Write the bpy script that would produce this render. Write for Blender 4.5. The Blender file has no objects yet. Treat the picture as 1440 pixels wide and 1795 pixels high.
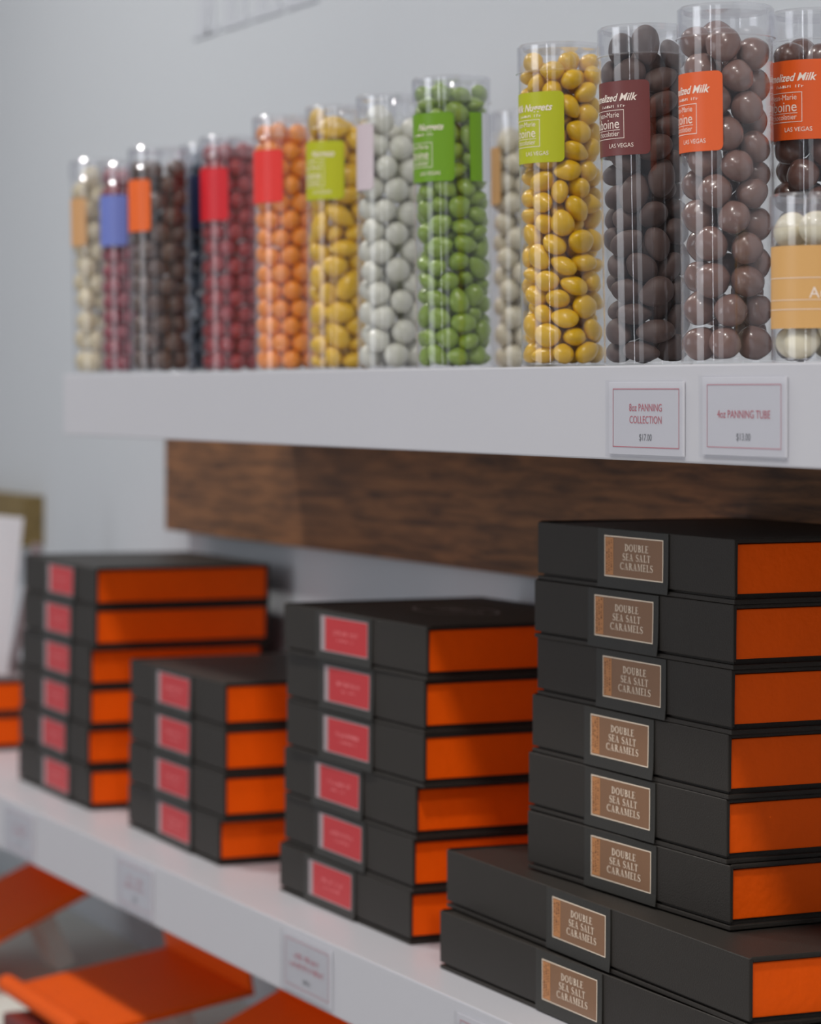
import bpy, bmesh, math, random
import numpy as np
from mathutils import Vector, Matrix, Quaternion
random.seed(11)
SC = bpy.context.scene
COL = SC.collection
LAMP, FILL, AMB, EXPO = 10.8, 17, .335, -.21
H0 = 1.40                       # eye height; all shelf heights below are relative to it
def rad(d): return math.radians(d)
def lin(c):
    return tuple(((v/255)/12.92 if v/255 <= .04045 else ((v/255+.055)/1.055)**2.4) for v in c)

# ------------------------------------------------------------ materials
def nt(name):
    m = bpy.data.materials.new(name); m.use_nodes = True
    t = m.node_tree; b = t.nodes['Principled BSDF']
    return m, t, b
def setc(b, col): b.inputs['Base Color'].default_value = (*lin(col), 1)
def mat(name, col, rough=.5, bump=0, bscale=300, spec=.5, var=0, vscale=8, coat=0, metal=0, sss=0):
    m, t, b = nt(name); setc(b, col)
    b.inputs['Roughness'].default_value = rough
    b.inputs['Specular IOR Level'].default_value = spec
    b.inputs['Coat Weight'].default_value = coat
    b.inputs['Coat Roughness'].default_value = .08
    b.inputs['Metallic'].default_value = metal
    if sss:
        b.inputs['Subsurface Weight'].default_value = sss
        b.inputs['Subsurface Radius'].default_value = (.004, .003, .002)
        b.inputs['Subsurface Scale'].default_value = .5
    tc = t.nodes.new('ShaderNodeTexCoord')
    if var:
        n = t.nodes.new('ShaderNodeTexNoise'); n.inputs['Scale'].default_value = vscale; n.inputs['Detail'].default_value = 4
        t.links.new(tc.outputs['Object'], n.inputs['Vector'])
        r = t.nodes.new('ShaderNodeMapRange'); r.inputs['To Min'].default_value = 1-var; r.inputs['To Max'].default_value = 1+var
        t.links.new(n.outputs['Fac'], r.inputs['Value'])
        v = t.nodes.new('ShaderNodeVectorMath'); v.operation = 'SCALE'; v.inputs[0].default_value = lin(col)
        t.links.new(r.outputs['Result'], v.inputs['Scale']); t.links.new(v.outputs['Vector'], b.inputs['Base Color'])
    if bump:
        n = t.nodes.new('ShaderNodeTexNoise'); n.inputs['Scale'].default_value = bscale; n.inputs['Detail'].default_value = 5
        t.links.new(tc.outputs['Object'], n.inputs['Vector'])
        k = t.nodes.new('ShaderNodeBump'); k.inputs['Strength'].default_value = bump; k.inputs['Distance'].default_value = .001
        t.links.new(n.outputs['Fac'], k.inputs['Height']); t.links.new(k.outputs['Normal'], b.inputs['Normal'])
    return m

def plastic(name, base=.05, tint=(.965,.965,.97), rough=.03, mult=1.0, haze=0.0):
    """clear thin plastic: see-through with a Fresnel reflection (same for every kind of ray)"""
    m = bpy.data.materials.new(name); m.use_nodes = True; t = m.node_tree; t.nodes.clear()
    N = t.nodes.new
    g = N('ShaderNodeNewGeometry'); d = N('ShaderNodeVectorMath'); d.operation = 'DOT_PRODUCT'
    t.links.new(g.outputs['Normal'], d.inputs[0]); t.links.new(g.outputs['Incoming'], d.inputs[1])
    def mth(op, a, b=None, clamp=False):
        n = N('ShaderNodeMath'); n.operation = op; n.use_clamp = clamp
        for i, x in enumerate((a, b)):
            if x is None: continue
            if isinstance(x, (int, float)): n.inputs[i].default_value = x
            else: t.links.new(x, n.inputs[i])
        return n.outputs[0]
    a = mth('ABSOLUTE', d.outputs['Value'])
    p = mth('POWER', mth('SUBTRACT', 1.0, a), 5.0)
    f = mth('MULTIPLY', mth('ADD', mth('MULTIPLY', p, 1-base), base), mult, True)
    tr = N('ShaderNodeBsdfTransparent'); tr.inputs[0].default_value = (*tint, 1)
    gl = N('ShaderNodeBsdfGlossy'); gl.inputs['Roughness'].default_value = rough; gl.inputs[0].default_value = (.95,.95,.97,1)
    mx = N('ShaderNodeMixShader'); t.links.new(f, mx.inputs[0]); t.links.new(tr.outputs[0], mx.inputs[1]); t.links.new(gl.outputs[0], mx.inputs[2])
    o = N('ShaderNodeOutputMaterial')
    if haze:
        df = N('ShaderNodeBsdfDiffuse'); df.inputs[0].default_value = (.8,.8,.82,1)
        m2 = N('ShaderNodeMixShader'); m2.inputs[0].default_value = haze
        t.links.new(mx.outputs[0], m2.inputs[1]); t.links.new(df.outputs[0], m2.inputs[2]); t.links.new(m2.outputs[0], o.inputs[0])
    else:
        t.links.new(mx.outputs[0], o.inputs[0])
    return m

def wood(name, c1, c2):
    m, t, b = nt(name); b.inputs['Roughness'].default_value = .6
    tc = t.nodes.new('ShaderNodeTexCoord'); mp = t.nodes.new('ShaderNodeMapping'); mp.inputs['Scale'].default_value = (3, 40, 40)
    t.links.new(tc.outputs['Object'], mp.inputs[0])
    n = t.nodes.new('ShaderNodeTexNoise'); n.inputs['Scale'].default_value = 3; n.inputs['Detail'].default_value = 8; n.inputs['Roughness'].default_value = .65; n.inputs['Distortion'].default_value = .6
    t.links.new(mp.outputs[0], n.inputs['Vector'])
    r = t.nodes.new('ShaderNodeValToRGB'); r.color_ramp.elements[0].position = .35; r.color_ramp.elements[1].position = .68
    r.color_ramp.elements[0].color = (*lin(c1), 1); r.color_ramp.elements[1].color = (*lin(c2), 1)
    t.links.new(n.outputs['Fac'], r.inputs[0]); t.links.new(r.outputs[0], b.inputs['Base Color'])
    k = t.nodes.new('ShaderNodeBump'); k.inputs['Strength'].default_value = .4; k.inputs['Distance'].default_value = .001
    t.links.new(n.outputs['Fac'], k.inputs['Height']); t.links.new(k.outputs['Normal'], b.inputs['Normal'])
    return m

M = {}
M['wall'] = mat('white_wall_paint', (193,197,202), .85, .15, 90, var=.015, vscale=3)
M['shelf'] = mat('white_shelf_paint', (198,197,202), .38, .04, 120, var=.01, vscale=6)
M['under'] = mat('grey_shelf_paint', (226,226,218), .6)
M['floor'] = mat('grey_floor', (190,186,180), .5, var=.1)
M['ceil'] = mat('ceiling_paint', (225,225,225), .9)
M['wood'] = wood('walnut_stained_wood', (74,48,30), (150,100,60))
M['wood2'] = wood('olive_stained_wood', (96,80,44), (140,118,70))
M['black'] = mat('charcoal_embossed_paper', (50,46,42), .48, .35, 900, spec=.2, var=.06, vscale=20)
M['flap'] = mat('charcoal_smooth_paper', (52,50,46), .42, .2, 900, spec=.3)
M['orange'] = mat('orange_textured_paper', (255,94,0), .5, .5, 160, var=.07, vscale=45, spec=.18)
M['orange_tray'] = mat('orange_card', (225,86,0), .5, .2, 200, var=.05, vscale=20, spec=.2)
M['copper'] = mat('copper_brown_label', (136,98,68), .32, spec=.6, var=.06, vscale=30)
M['strip'] = mat('tan_copper_strip', (190,128,76), .35, var=.12, vscale=120)
M['stripdark'] = mat('dark_brown_ink', (96,58,34), .5)
M['cream'] = mat('cream_ink', (246,228,206), .45)
M['red'] = mat('raspberry_red_label', (194,54,58), .4, spec=.3)
M['redink'] = mat('pale_pink_ink', (232,126,128), .5)
M['silver'] = mat('silver_label_edge', (165,150,152), .4)
M['tagpaper'] = mat('tag_card', (208,207,212), .6, var=.01, vscale=60)
M['tagred'] = mat('tag_red_ink', (196,96,108), .6)
M['tagredpale'] = mat('tag_pale_red_ink', (206,140,150), .6)
M['taggrey'] = mat('tag_grey_ink', (120,120,124), .6)
M['holder'] = plastic('tag_sleeve_plastic', .04, (.995,.995,1), .15)
M['tube'] = plastic('clear_tube_plastic', .038, (.99,.99,.99), .02, 1.0, .006)
M['lid'] = plastic('clear_lid_plastic', .12, (.96,.96,.97), .13, 1.0, .035)
M['white'] = mat('white_card', (240,240,244), .5)
M['ink'] = mat('label_pale_ink', (240,225,212), .5)
M['grey_letter'] = mat('grey_wall_lettering', (188,191,198), .9)
M['emboss'] = mat('grey_foil_emblem', (150,144,138), .3)
M['maroon'] = mat('maroon_wrap', (110,38,34), .4)
M['metal'] = mat('lamp_white_metal', (220,220,220), .4)

# ------------------------------------------------------------ mesh helpers
def obj(name, bm, m=None, parent=None, smooth=False, mats=None):
    me = bpy.data.meshes.new(name)
    if isinstance(bm, bmesh.types.BMesh):
        bm.to_mesh(me); bm.free()
    else: me = bm
    if smooth:
        for p in me.polygons: p.use_smooth = True
    o = bpy.data.objects.new(name, me); COL.objects.link(o)
    if m: me.materials.append(m)
    for x in (mats or []): me.materials.append(x)
    if parent: o.parent = parent
    return o
def tag(o, label, cat, group=None):
    o['label'] = label; o['category'] = cat
    if group: o['group'] = group
    return o
def empty(name, loc=(0,0,0), rz=0):
    o = bpy.data.objects.new(name, None); COL.objects.link(o); o.location = loc; o.rotation_euler = (0,0,rz)
    o.empty_display_size = .02
    return o
def box(bm, x0, x1, y0, y1, z0, z1, bev=0, seg=2):
    vs = [bm.verts.new(p) for p in ((x0,y0,z0),(x1,y0,z0),(x1,y1,z0),(x0,y1,z0),(x0,y0,z1),(x1,y0,z1),(x1,y1,z1),(x0,y1,z1))]
    fs = [bm.faces.new([vs[i] for i in f]) for f in ((0,3,2,1),(4,5,6,7),(0,1,5,4),(1,2,6,5),(2,3,7,6),(3,0,4,7))]
    if bev:
        es = list({e for f in fs for e in f.edges})
        bmesh.ops.bevel(bm, geom=es, offset=bev, segments=seg, profile=.6, affect='EDGES')
    return bm
def BM(): return bmesh.new()
def quad(bm, pts):
    return bm.faces.new([bm.verts.new(p) for p in pts])
def prism(bm, prof, x0, x1):
    """closed profile of (y, z) run along x"""
    a = [bm.verts.new((x0,y,z)) for y, z in prof]; b = [bm.verts.new((x1,y,z)) for y, z in prof]
    n = len(prof)
    bm.faces.new(a); bm.faces.new(b[::-1])
    for i in range(n): bm.faces.new((a[i], b[i], b[(i+1)%n], a[(i+1)%n]))
    bmesh.ops.recalc_face_normals(bm, faces=bm.faces)
    return bm

# ------------------------------------------------------------ lettering
def ribbon(faces, pts, ws):
    """flat stroke along 2-D points with half widths"""
    L, R = [], []
    for i, p in enumerate(pts):
        a = pts[max(i-1,0)]; b = pts[min(i+1,len(pts)-1)]
        dx, dy = b[0]-a[0], b[1]-a[1]; d = math.hypot(dx,dy) or 1
        nx, ny = -dy/d, dx/d; w = ws[i] if isinstance(ws, (list,tuple)) else ws
        L.append((p[0]+nx*w, p[1]+ny*w)); R.append((p[0]-nx*w, p[1]-ny*w))
    for i in range(len(pts)-1): faces.append([R[i], R[i+1], L[i+1], L[i]])
def rect(faces, x0, y0, x1, y1): faces.append([(x0,y0),(x1,y0),(x1,y1),(x0,y1)])
TK, TN, SF = .076, .032, .026
def arc(cx, cy, rx, ry, a0, a1, n=16):
    return [(cx+rx*math.cos(rad(a0+(a1-a0)*i/n)), cy+ry*math.sin(rad(a0+(a1-a0)*i/n))) for i in range(n+1)]
def arcw(a0, a1, n=16, tk=TK, tn=TN):
    return [tn+(tk-tn)*abs(math.cos(rad(a0+(a1-a0)*i/n)))**1.3 for i in range(n+1)]
def stem(f, x, y0=0, y1=1, w=TK, lo=True, hi=True, s=.1):
    rect(f, x-w, y0, x+w, y1)
    if lo: rect(f, x-w-s, y0, x+w+s, y0+2*SF)
    if hi: rect(f, x-w-s, y1-2*SF, x+w+s, y1)
def glyph(ch):
    f = []
    if ch == 'D':
        stem(f,.2); ribbon(f, arc(.2,.5,.55,.475,-90,90), arcw(-90,90)); return f,.86
    if ch == 'O':
        ribbon(f, arc(.45,.5,.36,.48,0,360,32), arcw(0,360,32)); return f,.92
    if ch == 'U':
        stem(f,.2,.3,1,lo=False); stem(f,.68,.3,1,TN+.01,lo=False)
        ribbon(f, arc(.44,.32,.24,.3,180,360), [TK+(TN+.01-TK)*i/16 if i>8 else TK-(TK-TN)*i/8*.6 for i in range(17)]); return f,.88
    if ch == 'B':
        stem(f,.2); ribbon(f, arc(.24,.76,.3,.215,-90,90), arcw(-90,90)); ribbon(f, arc(.24,.27,.37,.245,-90,90), arcw(-90,90)); return f,.72
    if ch == 'L':
        stem(f,.2); rect(f,.2,0,.64,2*SF); f.append([(.6,0),(.66,0),(.68,.25),(.64,.25)]); return f,.68
    if ch == 'E':
        stem(f,.2)
        for y, x in ((0,.62),(.48,.5),(1-2*SF,.6)): rect(f,.2,y,x,y+2*SF)
        f.append([(.58,0),(.65,0),(.68,.22),(.64,.22)]); f.append([(.56,1),(.63,1),(.65,.8),(.61,.8)]); f.append([(.47,.38),(.51,.38),(.51,.62),(.47,.62)]); return f,.7
    if ch == 'S':
        p = arc(.33,.745,.22,.225,20,90,5)[:-1]+arc(.33,.745,.22,.225,90,250,10)[:-1]+[(.36,.5)]+arc(.31,.255,.25,.235,60,-90,10)[1:-1]+arc(.31,.255,.25,.235,-90,-165,5)
        n = len(p); w = [TN+(TK*1.1-TN)*math.exp(-((i/(n-1)-.5)/.2)**2) for i in range(n)]
        ribbon(f, p, w); rect(f,.52,.78,.56,.98); rect(f,.06,.02,.1,.26); return f,.62
    if ch == 'A':
        f.append([(.12,0),(.17,0),(.45,1),(.39,1)]); f.append([(.6,0),(.76,0),(.47,1),(.36,1)])
        rect(f,.22,.32,.64,.32+2*SF); rect(f,0,0,.28,2*SF); rect(f,.5,0,.88,2*SF); return f,.9
    if ch == 'T':
        stem(f,.36,hi=False); rect(f,.02,1-2*SF,.7,1); f.append([(.02,.76),(.06,.76),(.09,1),(.02,1)]); f.append([(.66,.76),(.7,.76),(.7,1),(.63,1)]); return f,.74
    if ch == 'C':
        ribbon(f, arc(.48,.5,.4,.475,48,312,26), arcw(48,312,26)); rect(f,.74,.74,.78,1); rect(f,.76,.06,.78,.28); return f,.84
    if ch == 'R':
        stem(f,.2); ribbon(f, arc(.24,.745,.3,.23,-90,90), arcw(-90,90)); f.append([(.34,.5),(.5,.5),(.86,0),(.68,0)]); rect(f,.68,0,.94,2*SF); return f,.86
    if ch == 'M':
        stem(f,.16,w=TN); stem(f,.92,w=TK); f.append([(.1,1),(.28,1),(.58,.08),(.5,.0)]); f.append([(.5,0),(.57,.12),(.9,1),(.84,1)]); return f,1.1
    return f,.36
def serif_text(s, cap, squeeze=1.32, track=.1):
    """faces (2-D), total width; baseline at 0"""
    F, x = [], 0
    for ch in s:
        f, w = glyph(ch)
        F += [[((px+x)*cap*squeeze, py*cap) for px, py in q] for q in f]
        x += w+track
    return F, (x-track)*cap*squeeze
def sans_text(s, size, shear=0, offset=0):
    """2-D faces from the built-in font"""
    cu = bpy.data.curves.new('t', 'FONT'); cu.body = s; cu.size = size; cu.shear = shear; cu.resolution_u = 3; cu.offset = offset
    o = bpy.data.objects.new('t', cu); COL.objects.link(o)
    bpy.context.view_layer.update()
    me = bpy.data.meshes.new_from_object(o.evaluated_get(bpy.context.evaluated_depsgraph_get()))
    F = [[(me.vertices[i].co.x, me.vertices[i].co.y) for i in p.vertices] for p in me.polygons]
    w = max((v.co.x for v in me.vertices), default=0)
    bpy.data.objects.remove(o); bpy.data.meshes.remove(me); bpy.data.curves.remove(cu)
    return F, w
def place_faces(bm, F, dx, dy, fn, out='y'):
    """strokes laid as one ink film; each a few microns above the last so that none shades another"""
    for k, q in enumerate(F):
        e = (k % 9)*6e-6; vs = []
        for px, py in q:
            x, y, z = fn(px+dx, py+dy)
            if out == 'y': y -= e
            elif out == 'z': z += e
            else:
                r_ = math.hypot(x, y); x *= 1+e/r_; y *= 1+e/r_
            vs.append(bm.verts.new((x, y, z)))
        bm.faces.new(vs)
def greek(n, h, pitch, seed):
    """a row of small upright strokes: print too small to read"""
    r = random.Random(seed); F = []
    for i in range(n):
        x = i*pitch
        if r.random() < .12: continue
        rect(F, x, 0, x+pitch*.28, h*r.choice((1,1,.7)))
        if r.random() < .7: rect(F, x, h*r.choice((0,.45,.85)), x+pitch*.75, h*r.choice((0,.45,.85))+h*.14)
    return F, n*pitch

# ------------------------------------------------------------ setting
EDGE = .862                       # front edge of both shelves
WALL = 1.127
def structure(name, bm, m):
    o = obj(name, bm, m); o['kind'] = 'structure'; return o
structure('wall_back', box(BM(), -7, 3, WALL, WALL+.12, 0, 2.9), M['wall'])
structure('floor', box(BM(), -7, 3, -3.2, WALL+.12, -.1, 0), M['floor'])
structure('ceiling', box(BM(), -7, 3, -3.2, WALL+.12, 2.9, 3.0), M['ceil'])

up_top, up_bot = H0+.0153, H0-.0432
lo_top, lo_bot = H0-.4215, H0-.4755
SEND = 2.716
o = obj('wall_shelf', box(BM(), -SEND, .4, EDGE, WALL, up_bot, up_top, .0012), M['shelf'])
tag(o, 'thick white upper shelf on the wall carrying the row of candy tubes', 'shelf')
o = obj('wall_shelf', box(BM(), -4.6, .4, EDGE, WALL, lo_bot, lo_top, .0012), M['shelf'])
tag(o, 'thick white lower shelf carrying the stacks of dark gift boxes', 'shelf')
o = obj('wall_shelf', box(BM(), -4.6, .4, EDGE-.06, WALL, H0-.70, H0-.655, .0012), M['under'])
tag(o, 'pale shelf at the bottom, beneath the orange display trays', 'shelf')

o = obj('wooden_plank', box(BM(), 0, 3.4, 0, .028, 0, .115, .0015), M['wood'])
o.location = (-3.09, 1.099, H0-.1565)
tag(o, 'long dark brown wooden plank on the wall just beneath the upper shelf', 'plank')
o = obj('wooden_plank', box(BM(), -.6, 0, 0, .028, 0, .066, .0015), M['wood2'])
o.location = (-3.633, 1.099, H0-.203)
tag(o, 'short olive brown wooden plank on the wall behind the white card at far left', 'plank')

# raised lettering high on the wall (only the feet of the strokes reach into the frame)
bm = BM(); F = []
x = 0
for k, (w, lean, gap) in enumerate(((.03,.03,.012),(.016,-.02,.03),(.03,0,.02),(.014,0,.03),(.03,0,.02),(.016,0,.03),(.03,0,.02),(.014,0,.03))):
    f = []
    f.append([(x,0),(x+w,0),(x+w+lean,.16),(x+lean,.16)]); f.append([(x-.010,0),(x+w+.010,0),(x+w+.010,.007),(x-.010,.007)])
    for kk, q in enumerate(f):
        vs = [bm.verts.new((a, 0, b)) for a, b in q]; us = [bm.verts.new((a, -.001-.0007*kk, b)) for a, b in q]
        bm.faces.new(us); bm.faces.new(vs[::-1])
        for i in range(4): bm.faces.new((us[i], vs[i], vs[(i+1)%4], us[(i+1)%4]))
    x += w+gap
bmesh.ops.recalc_face_normals(bm, faces=bm.faces)
o = obj('wall_lettering', bm, M['grey_letter']); o.location = (-3.06, WALL, H0+.392)
tag(o, 'faint pale grey raised lettering high on the white wall above the tubes', 'lettering')

# ------------------------------------------------------------ gift boxes
def grid_sheet(x0, x1, z0, z1, fy, nx=14, nz=10, th=.0005):
    bm = BM(); A = []
    for off in (0, th):
        A.append([[bm.verts.new((x0+(x1-x0)*i/nx, fy(i/nx, j/nz)+off, z0+(z1-z0)*j/nz)) for i in range(nx+1)] for j in range(nz+1)])
    for k, g in enumerate(A):
        for j in range(nz):
            for i in range(nx):
                q = [g[j][i], g[j][i+1], g[j+1][i+1], g[j+1][i]]
                bm.faces.new(q if k == 0 else q[::-1])
    a, b = A
    rim = [(0,i) for i in range(nx)]+[(j,nx) for j in range(nz)]+[(nz,nx-i) for i in range(nx)]+[(nz-j,0) for j in range(nz)]
    for k in range(len(rim)):
        (j0,i0),(j1,i1) = rim[k], rim[(k+1)%len(rim)]
        bm.faces.new((a[j0][i0], b[j0][i0], b[j1][i1], a[j1][i1]))
    return bm

def gift_box(W, D, H, style, lx, seed, lw=None, emblem=False):
    """origin: bottom, near front corner (+x end); front faces -y. lx: right edge of label from that corner"""
    r = random.Random(seed)
    root = empty('gift_box')
    bm = BM()
    th = .0026
    # cover: front panel + top board + hinge panel as one C-shaped wrap, base board apart
    box(bm, -W, 0, 0, th, .0046, H, 0)
    box(bm, -W, 0, th, D, H-th, H, 0)
    box(bm, -W, 0, D-th, D, 0, H-th, 0)
    bmesh.ops.remove_doubles(bm, verts=bm.verts, dist=1e-6)
    bmesh.ops.bevel(bm, geom=[e for e in bm.edges if len(e.link_faces) == 2], offset=.0010, segments=3, profile=.6, affect='EDGES', clamp_overlap=True)
    obj('cover', bm, M['black'], root)
    bm = BM(); box(bm, -W, 0, 0, D-th, 0, .0030, .0007)
    box(bm, -W+.004, -.004, .003, D-.004, .0028, .006)
    obj('base_board', bm, M['black'], root)
    bm = BM(); box(bm, -W+.0022, -.0022, .003, D-.003, .0062, H-.0032, .0008)
    obj('orange_body', bm, M['orange'], root)
    # flap with label
    lw = lw or (.080 if style == 'copper' else .090)
    lh = .0275 if style == 'copper' else .0285
    fr = -lx+.0065; fl = fr-lw-.016
    curl = r.uniform(.0003,.0014)
    def fy(u, v):    # u 0..1 left to right, v bottom..top
        return -.0008-curl*(1-v)**2*max(0, u-.55)/.45-.0006*max(0, .2-v)/.2
    z0, z1 = .0008, H-.0004
    fo = obj('closure_flap', grid_sheet(fl, fr, z0, z1, fy), M['flap'], root, smooth=False)
    def onflap(px, pz, d):
        u = (px-fl)/(fr-fl); v = (pz-z0)/(z1-z0)
        return (px, fy(u, v)-d, pz)
    xr, xl = -lx, -lx-lw
    zc = H*.545; zb, zt = zc-lh/2, zc+lh/2
    def sheet(x0, x1, a, b, d, nx=12, nz=6):
        bm = BM(); g = [[bm.verts.new(onflap(x0+(x1-x0)*i/nx, a+(b-a)*j/nz, d)) for i in range(nx+1)] for j in range(nz+1)]
        for j in range(nz):
            for i in range(nx): bm.faces.new((g[j][i], g[j][i+1], g[j+1][i+1], g[j+1][i]))
        return bm
    if style == 'copper':
        lab = obj('label', sheet(xl, xr, zb, zt, .00012), M['cream'], fo)
        obj('label_panel', sheet(xl+.0009, xr-.0009, zb+.0007, zt-.0007, .0002), M['copper'], lab)
        obj('label_strip', sheet(xl+.0016, xl+.0125, zb+.0013, zt-.0013, .00028), M['strip'], lab)
        bm = BM()
        cx = xl+.0125+(lw-.0125)*.475
        for t, zz in (('DOUBLE', zb+.0181), ('SEA SALT', zb+.0119), ('CARAMELS', zb+.0057)):
            F, w = serif_text(t, .0046)
            place_faces(bm, F, cx-w/2, zz, lambda a, b: onflap(a, b, .00034))
        obj('lettering', bm, M['cream'], lab)
        bm = BM()
        for k, xx in enumerate((xl+.0045, xl+.0076, xl+.0107)):
            F, w = greek(12, .0016, .0018, seed+k)
            F = [[(-py, px) for px, py in q] for q in F]
            place_faces(bm, F, xx, zb+.0025+.001*k, lambda a, b: onflap(a, b, .00034))
        obj('strip_print', bm, M['stripdark'], lab)
    else:
        lab = obj('label', sheet(xl, xr, zb, zt, .00012), M['silver'], fo)
        obj('label_panel', sheet(xl+.009, xr-.0012, zb+.0009, zt-.0009, .0002), M['red'], lab)
        bm = BM()
        F, w = greek(15, .0034, .0031, seed)
        place_faces(bm, F, xl+.009+(lw-.010)/2-w/2, zb+.0145, lambda a, b: onflap(a, b, .00028))
        F, w = greek(11, .0018, .003, seed+5)
        place_faces(bm, F, xl+.009+(lw-.010)/2-w/2, zb+.0095, lambda a, b: onflap(a, b, .00028))
        obj('lettering', bm, M['redink'], lab)
    if emblem:
        bm = BM(); F = []
        ribbon(F, arc(0,0,.052,.028,0,360,48), .0012)
        rect(F, -.034,-.001,.034,.001)
        g, w = greek(14, .009, .0046, 3); F += [[(a-w/2, b+.004) for a, b in q] for q in g]
        g, w = greek(10, .006, .0046, 9); F += [[(a-w/2, b-.011) for a, b in q] for q in g]
        place_faces(bm, F, -W*.5, D*.5, lambda a, b: (a, b, H+.00015), 'z')
        obj('emblem', bm, M['emboss'], root)
    return root
ORD = {6:['topmost','second from top','third from top','fourth from top','fifth from top','bottom'],
       4:['topmost','second from top','third from top','bottom'], 2:['upper','lower']}
def stack(rows, W, H, p, zbase, style, phrase, group, D=.185, emblem=False):
    n = len(rows)
    for i, (s, rot, lx) in enumerate(rows):
        b = gift_box(W, D, H, style, lx, 17*i+n+int(W*1000), emblem=(emblem and i == 0))
        b.location = (-s, p, zbase+(n-1-i)*(H+.0002)); b.rotation_euler = (0, 0, rad(-rot))
        tag(b, phrase.format(ORD[n][i]), 'box', group)
HB = .0405
stack([(1.4902,1.5,.187),(1.4799,.2,.201)], .448, .0422, .8965, lo_top, 'copper',
      'large flat gift box with copper label, {} of the two at the bottom right', 'large caramel boxes')
stack([(1.5653,-.2,.0876),(1.5667,-.6,.098),(1.5688,.1,.088),(1.5729,-.3,.099),(1.575,-.7,.094),(1.5709,-1.3,.095)], .268, HB, .931, lo_top+.0848, 'copper',
      'dark gift box with copper label, {} of six on the large flat boxes', 'caramel boxes in the right stack', D=.165)
stack([(1.9859,-1.6,.1014),(1.99,-.7,.097),(1.991,-.6,.098),(2.0055,.2,.106),(2.0107,.7,.098),(2.016,.2,.111)], .268, HB, .914, lo_top, 'red',
      'dark gift box with red label, {} of six in the middle stack', 'red label boxes in the middle stack', emblem=True)
stack([(2.4072,.5,.0896),(2.4072,.4,.0896),(2.4086,.3,.09),(2.4215,1.1,.078)], .262, HB, .912, lo_top, 'red',
      'dark gift box with red label, {} in the short stack of four', 'red label boxes in the short stack')
stack([(2.7743,1.0,.075),(2.7761,.9,.083),(2.7925,1.5,.072),(2.7943,1.4,.076),(2.8016,1.6,.078),(2.7943,.9,.07)], .258, HB, .914, lo_top, 'red',
      'dark gift box with red label, {} of six in the farthest stack', 'red label boxes in the far tall stack')
stack([(3.302,.4,.09),(3.304,0,.09)], .258, HB, .900, lo_top, 'red',
      'gift box with orange side beneath the white card, {} of two', 'boxes under the white card', D=.18)

# white card standing on the far pair of boxes
r = empty('display_card', (-3.33, .988, lo_top+.0814), 0)
tag(r, 'blank white card leaning on an easel on top of the far pair of boxes', 'card')
bm = BM(); box(bm, -.003, 0, -.085, 0, .004, .190, .0006)
c = obj('card', bm, M['white'], r); c.rotation_euler = (rad(-6), 0, 0)
bm = BM(); box(bm, -.0015, .0015, -.006, .004, 0, .16)
c = obj('easel_leg', bm, M['silver'], r); c.location = (-.03, .014, .002); c.rotation_euler = (rad(-9), rad(9), 0)
bm = BM(); box(bm, -.05, .012, -.082, .02, 0, .004, .0005)
obj('easel_foot', bm, M['silver'], r)

# ------------------------------------------------------------ price tags
def price_tag(s_left, s_right, ztop, zbot, lines, price, label, blurred=False, pale=False):
    w = s_left-s_right; h = ztop-zbot
    r = empty('price_tag', (-s_left, EDGE, H0+zbot)); tag(r, label, 'price tag', 'price tags on the shelf edges')
    bm = BM(); box(bm, 0, w, -.0012, -.0003, 0, h, .0002)
    obj('card', bm, M['tagpaper'], r)
    bm = BM(); box(bm, -.001, w+.001, -.0034, -.0028, -.0012, h+.0012, .0002)
    box(bm, -.001, w+.001, -.0034, -.0002, -.0016, -.0010); 
    obj('sleeve', bm, M['holder'], r)
    y = -.0014; F = []; b = .0045 if True else 0; t = .0005
    x0, x1, z0, z1 = .0055, w-.0055, .0045, h-.004
    rect(F, x0, z0, x1, z0+t); rect(F, x0, z1-t, x1, z1); rect(F, x0, z0, x0+t, z1); rect(F, x1-t, z0, x1, z1)
    bm = BM(); place_faces(bm, F, 0, 0, lambda a, c: (a, y, c)); obj('red_border', bm, M['tagredpale'] if pale else M['tagred'], r)
    bm = BM(); size = .0066
    zz = h*.60 if len(lines) > 1 else h*.48
    for i, L in enumerate(lines):
        if blurred: G, gw = greek(L, .0046, .0042, L+i)
        else: G, gw = sans_text(L, size)
        k = 1.0
        place_faces(bm, G, w/2-gw/2, zz-i*.0074, lambda a, c: (a, y, c))
    obj('title', bm, M['tagredpale'] if blurred else M['tagred'], r)
    bm = BM()
    if blurred: G, gw = greek(5, .004, .0032, 4)
    else: G, gw = sans_text(price, .0058)
    place_faces(bm, G, w/2-gw/2, h*.2, lambda a, c: (a, y, c)); obj('price', bm, M['taggrey'], r)
    return r
price_tag(1.599, 1.5055, .005, -.0395, ['8oz PANNING', 'COLLECTION'], '$17.00', 'white price tag reading 8oz panning collection on the upper shelf edge')
price_tag(1.4837, 1.3907, .0075, -.0377, ['4oz PANNING TUBE'], '$13.00', 'white price tag reading 4oz panning tube on the upper shelf edge', pale=True)
price_tag(2.142, 2.043, -.4265, -.4715, [12, 17], '', 'blurred price tag on the lower shelf edge beneath the middle stack', True)
price_tag(2.548, 2.451, -.4265, -.4715, [10, 14], '', 'blurred price tag on the lower shelf edge beneath the short stack of four', True)
price_tag(2.905, 2.81, -.4265, -.4715, [10, 13], '', 'blurred price tag on the lower shelf edge beneath the farthest tall stack', True)
price_tag(1.82, 1.725, -.4295, -.4735, [11, 14], '', 'price tag cut by the bottom of the frame, beneath the large flat boxes', True)

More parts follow.
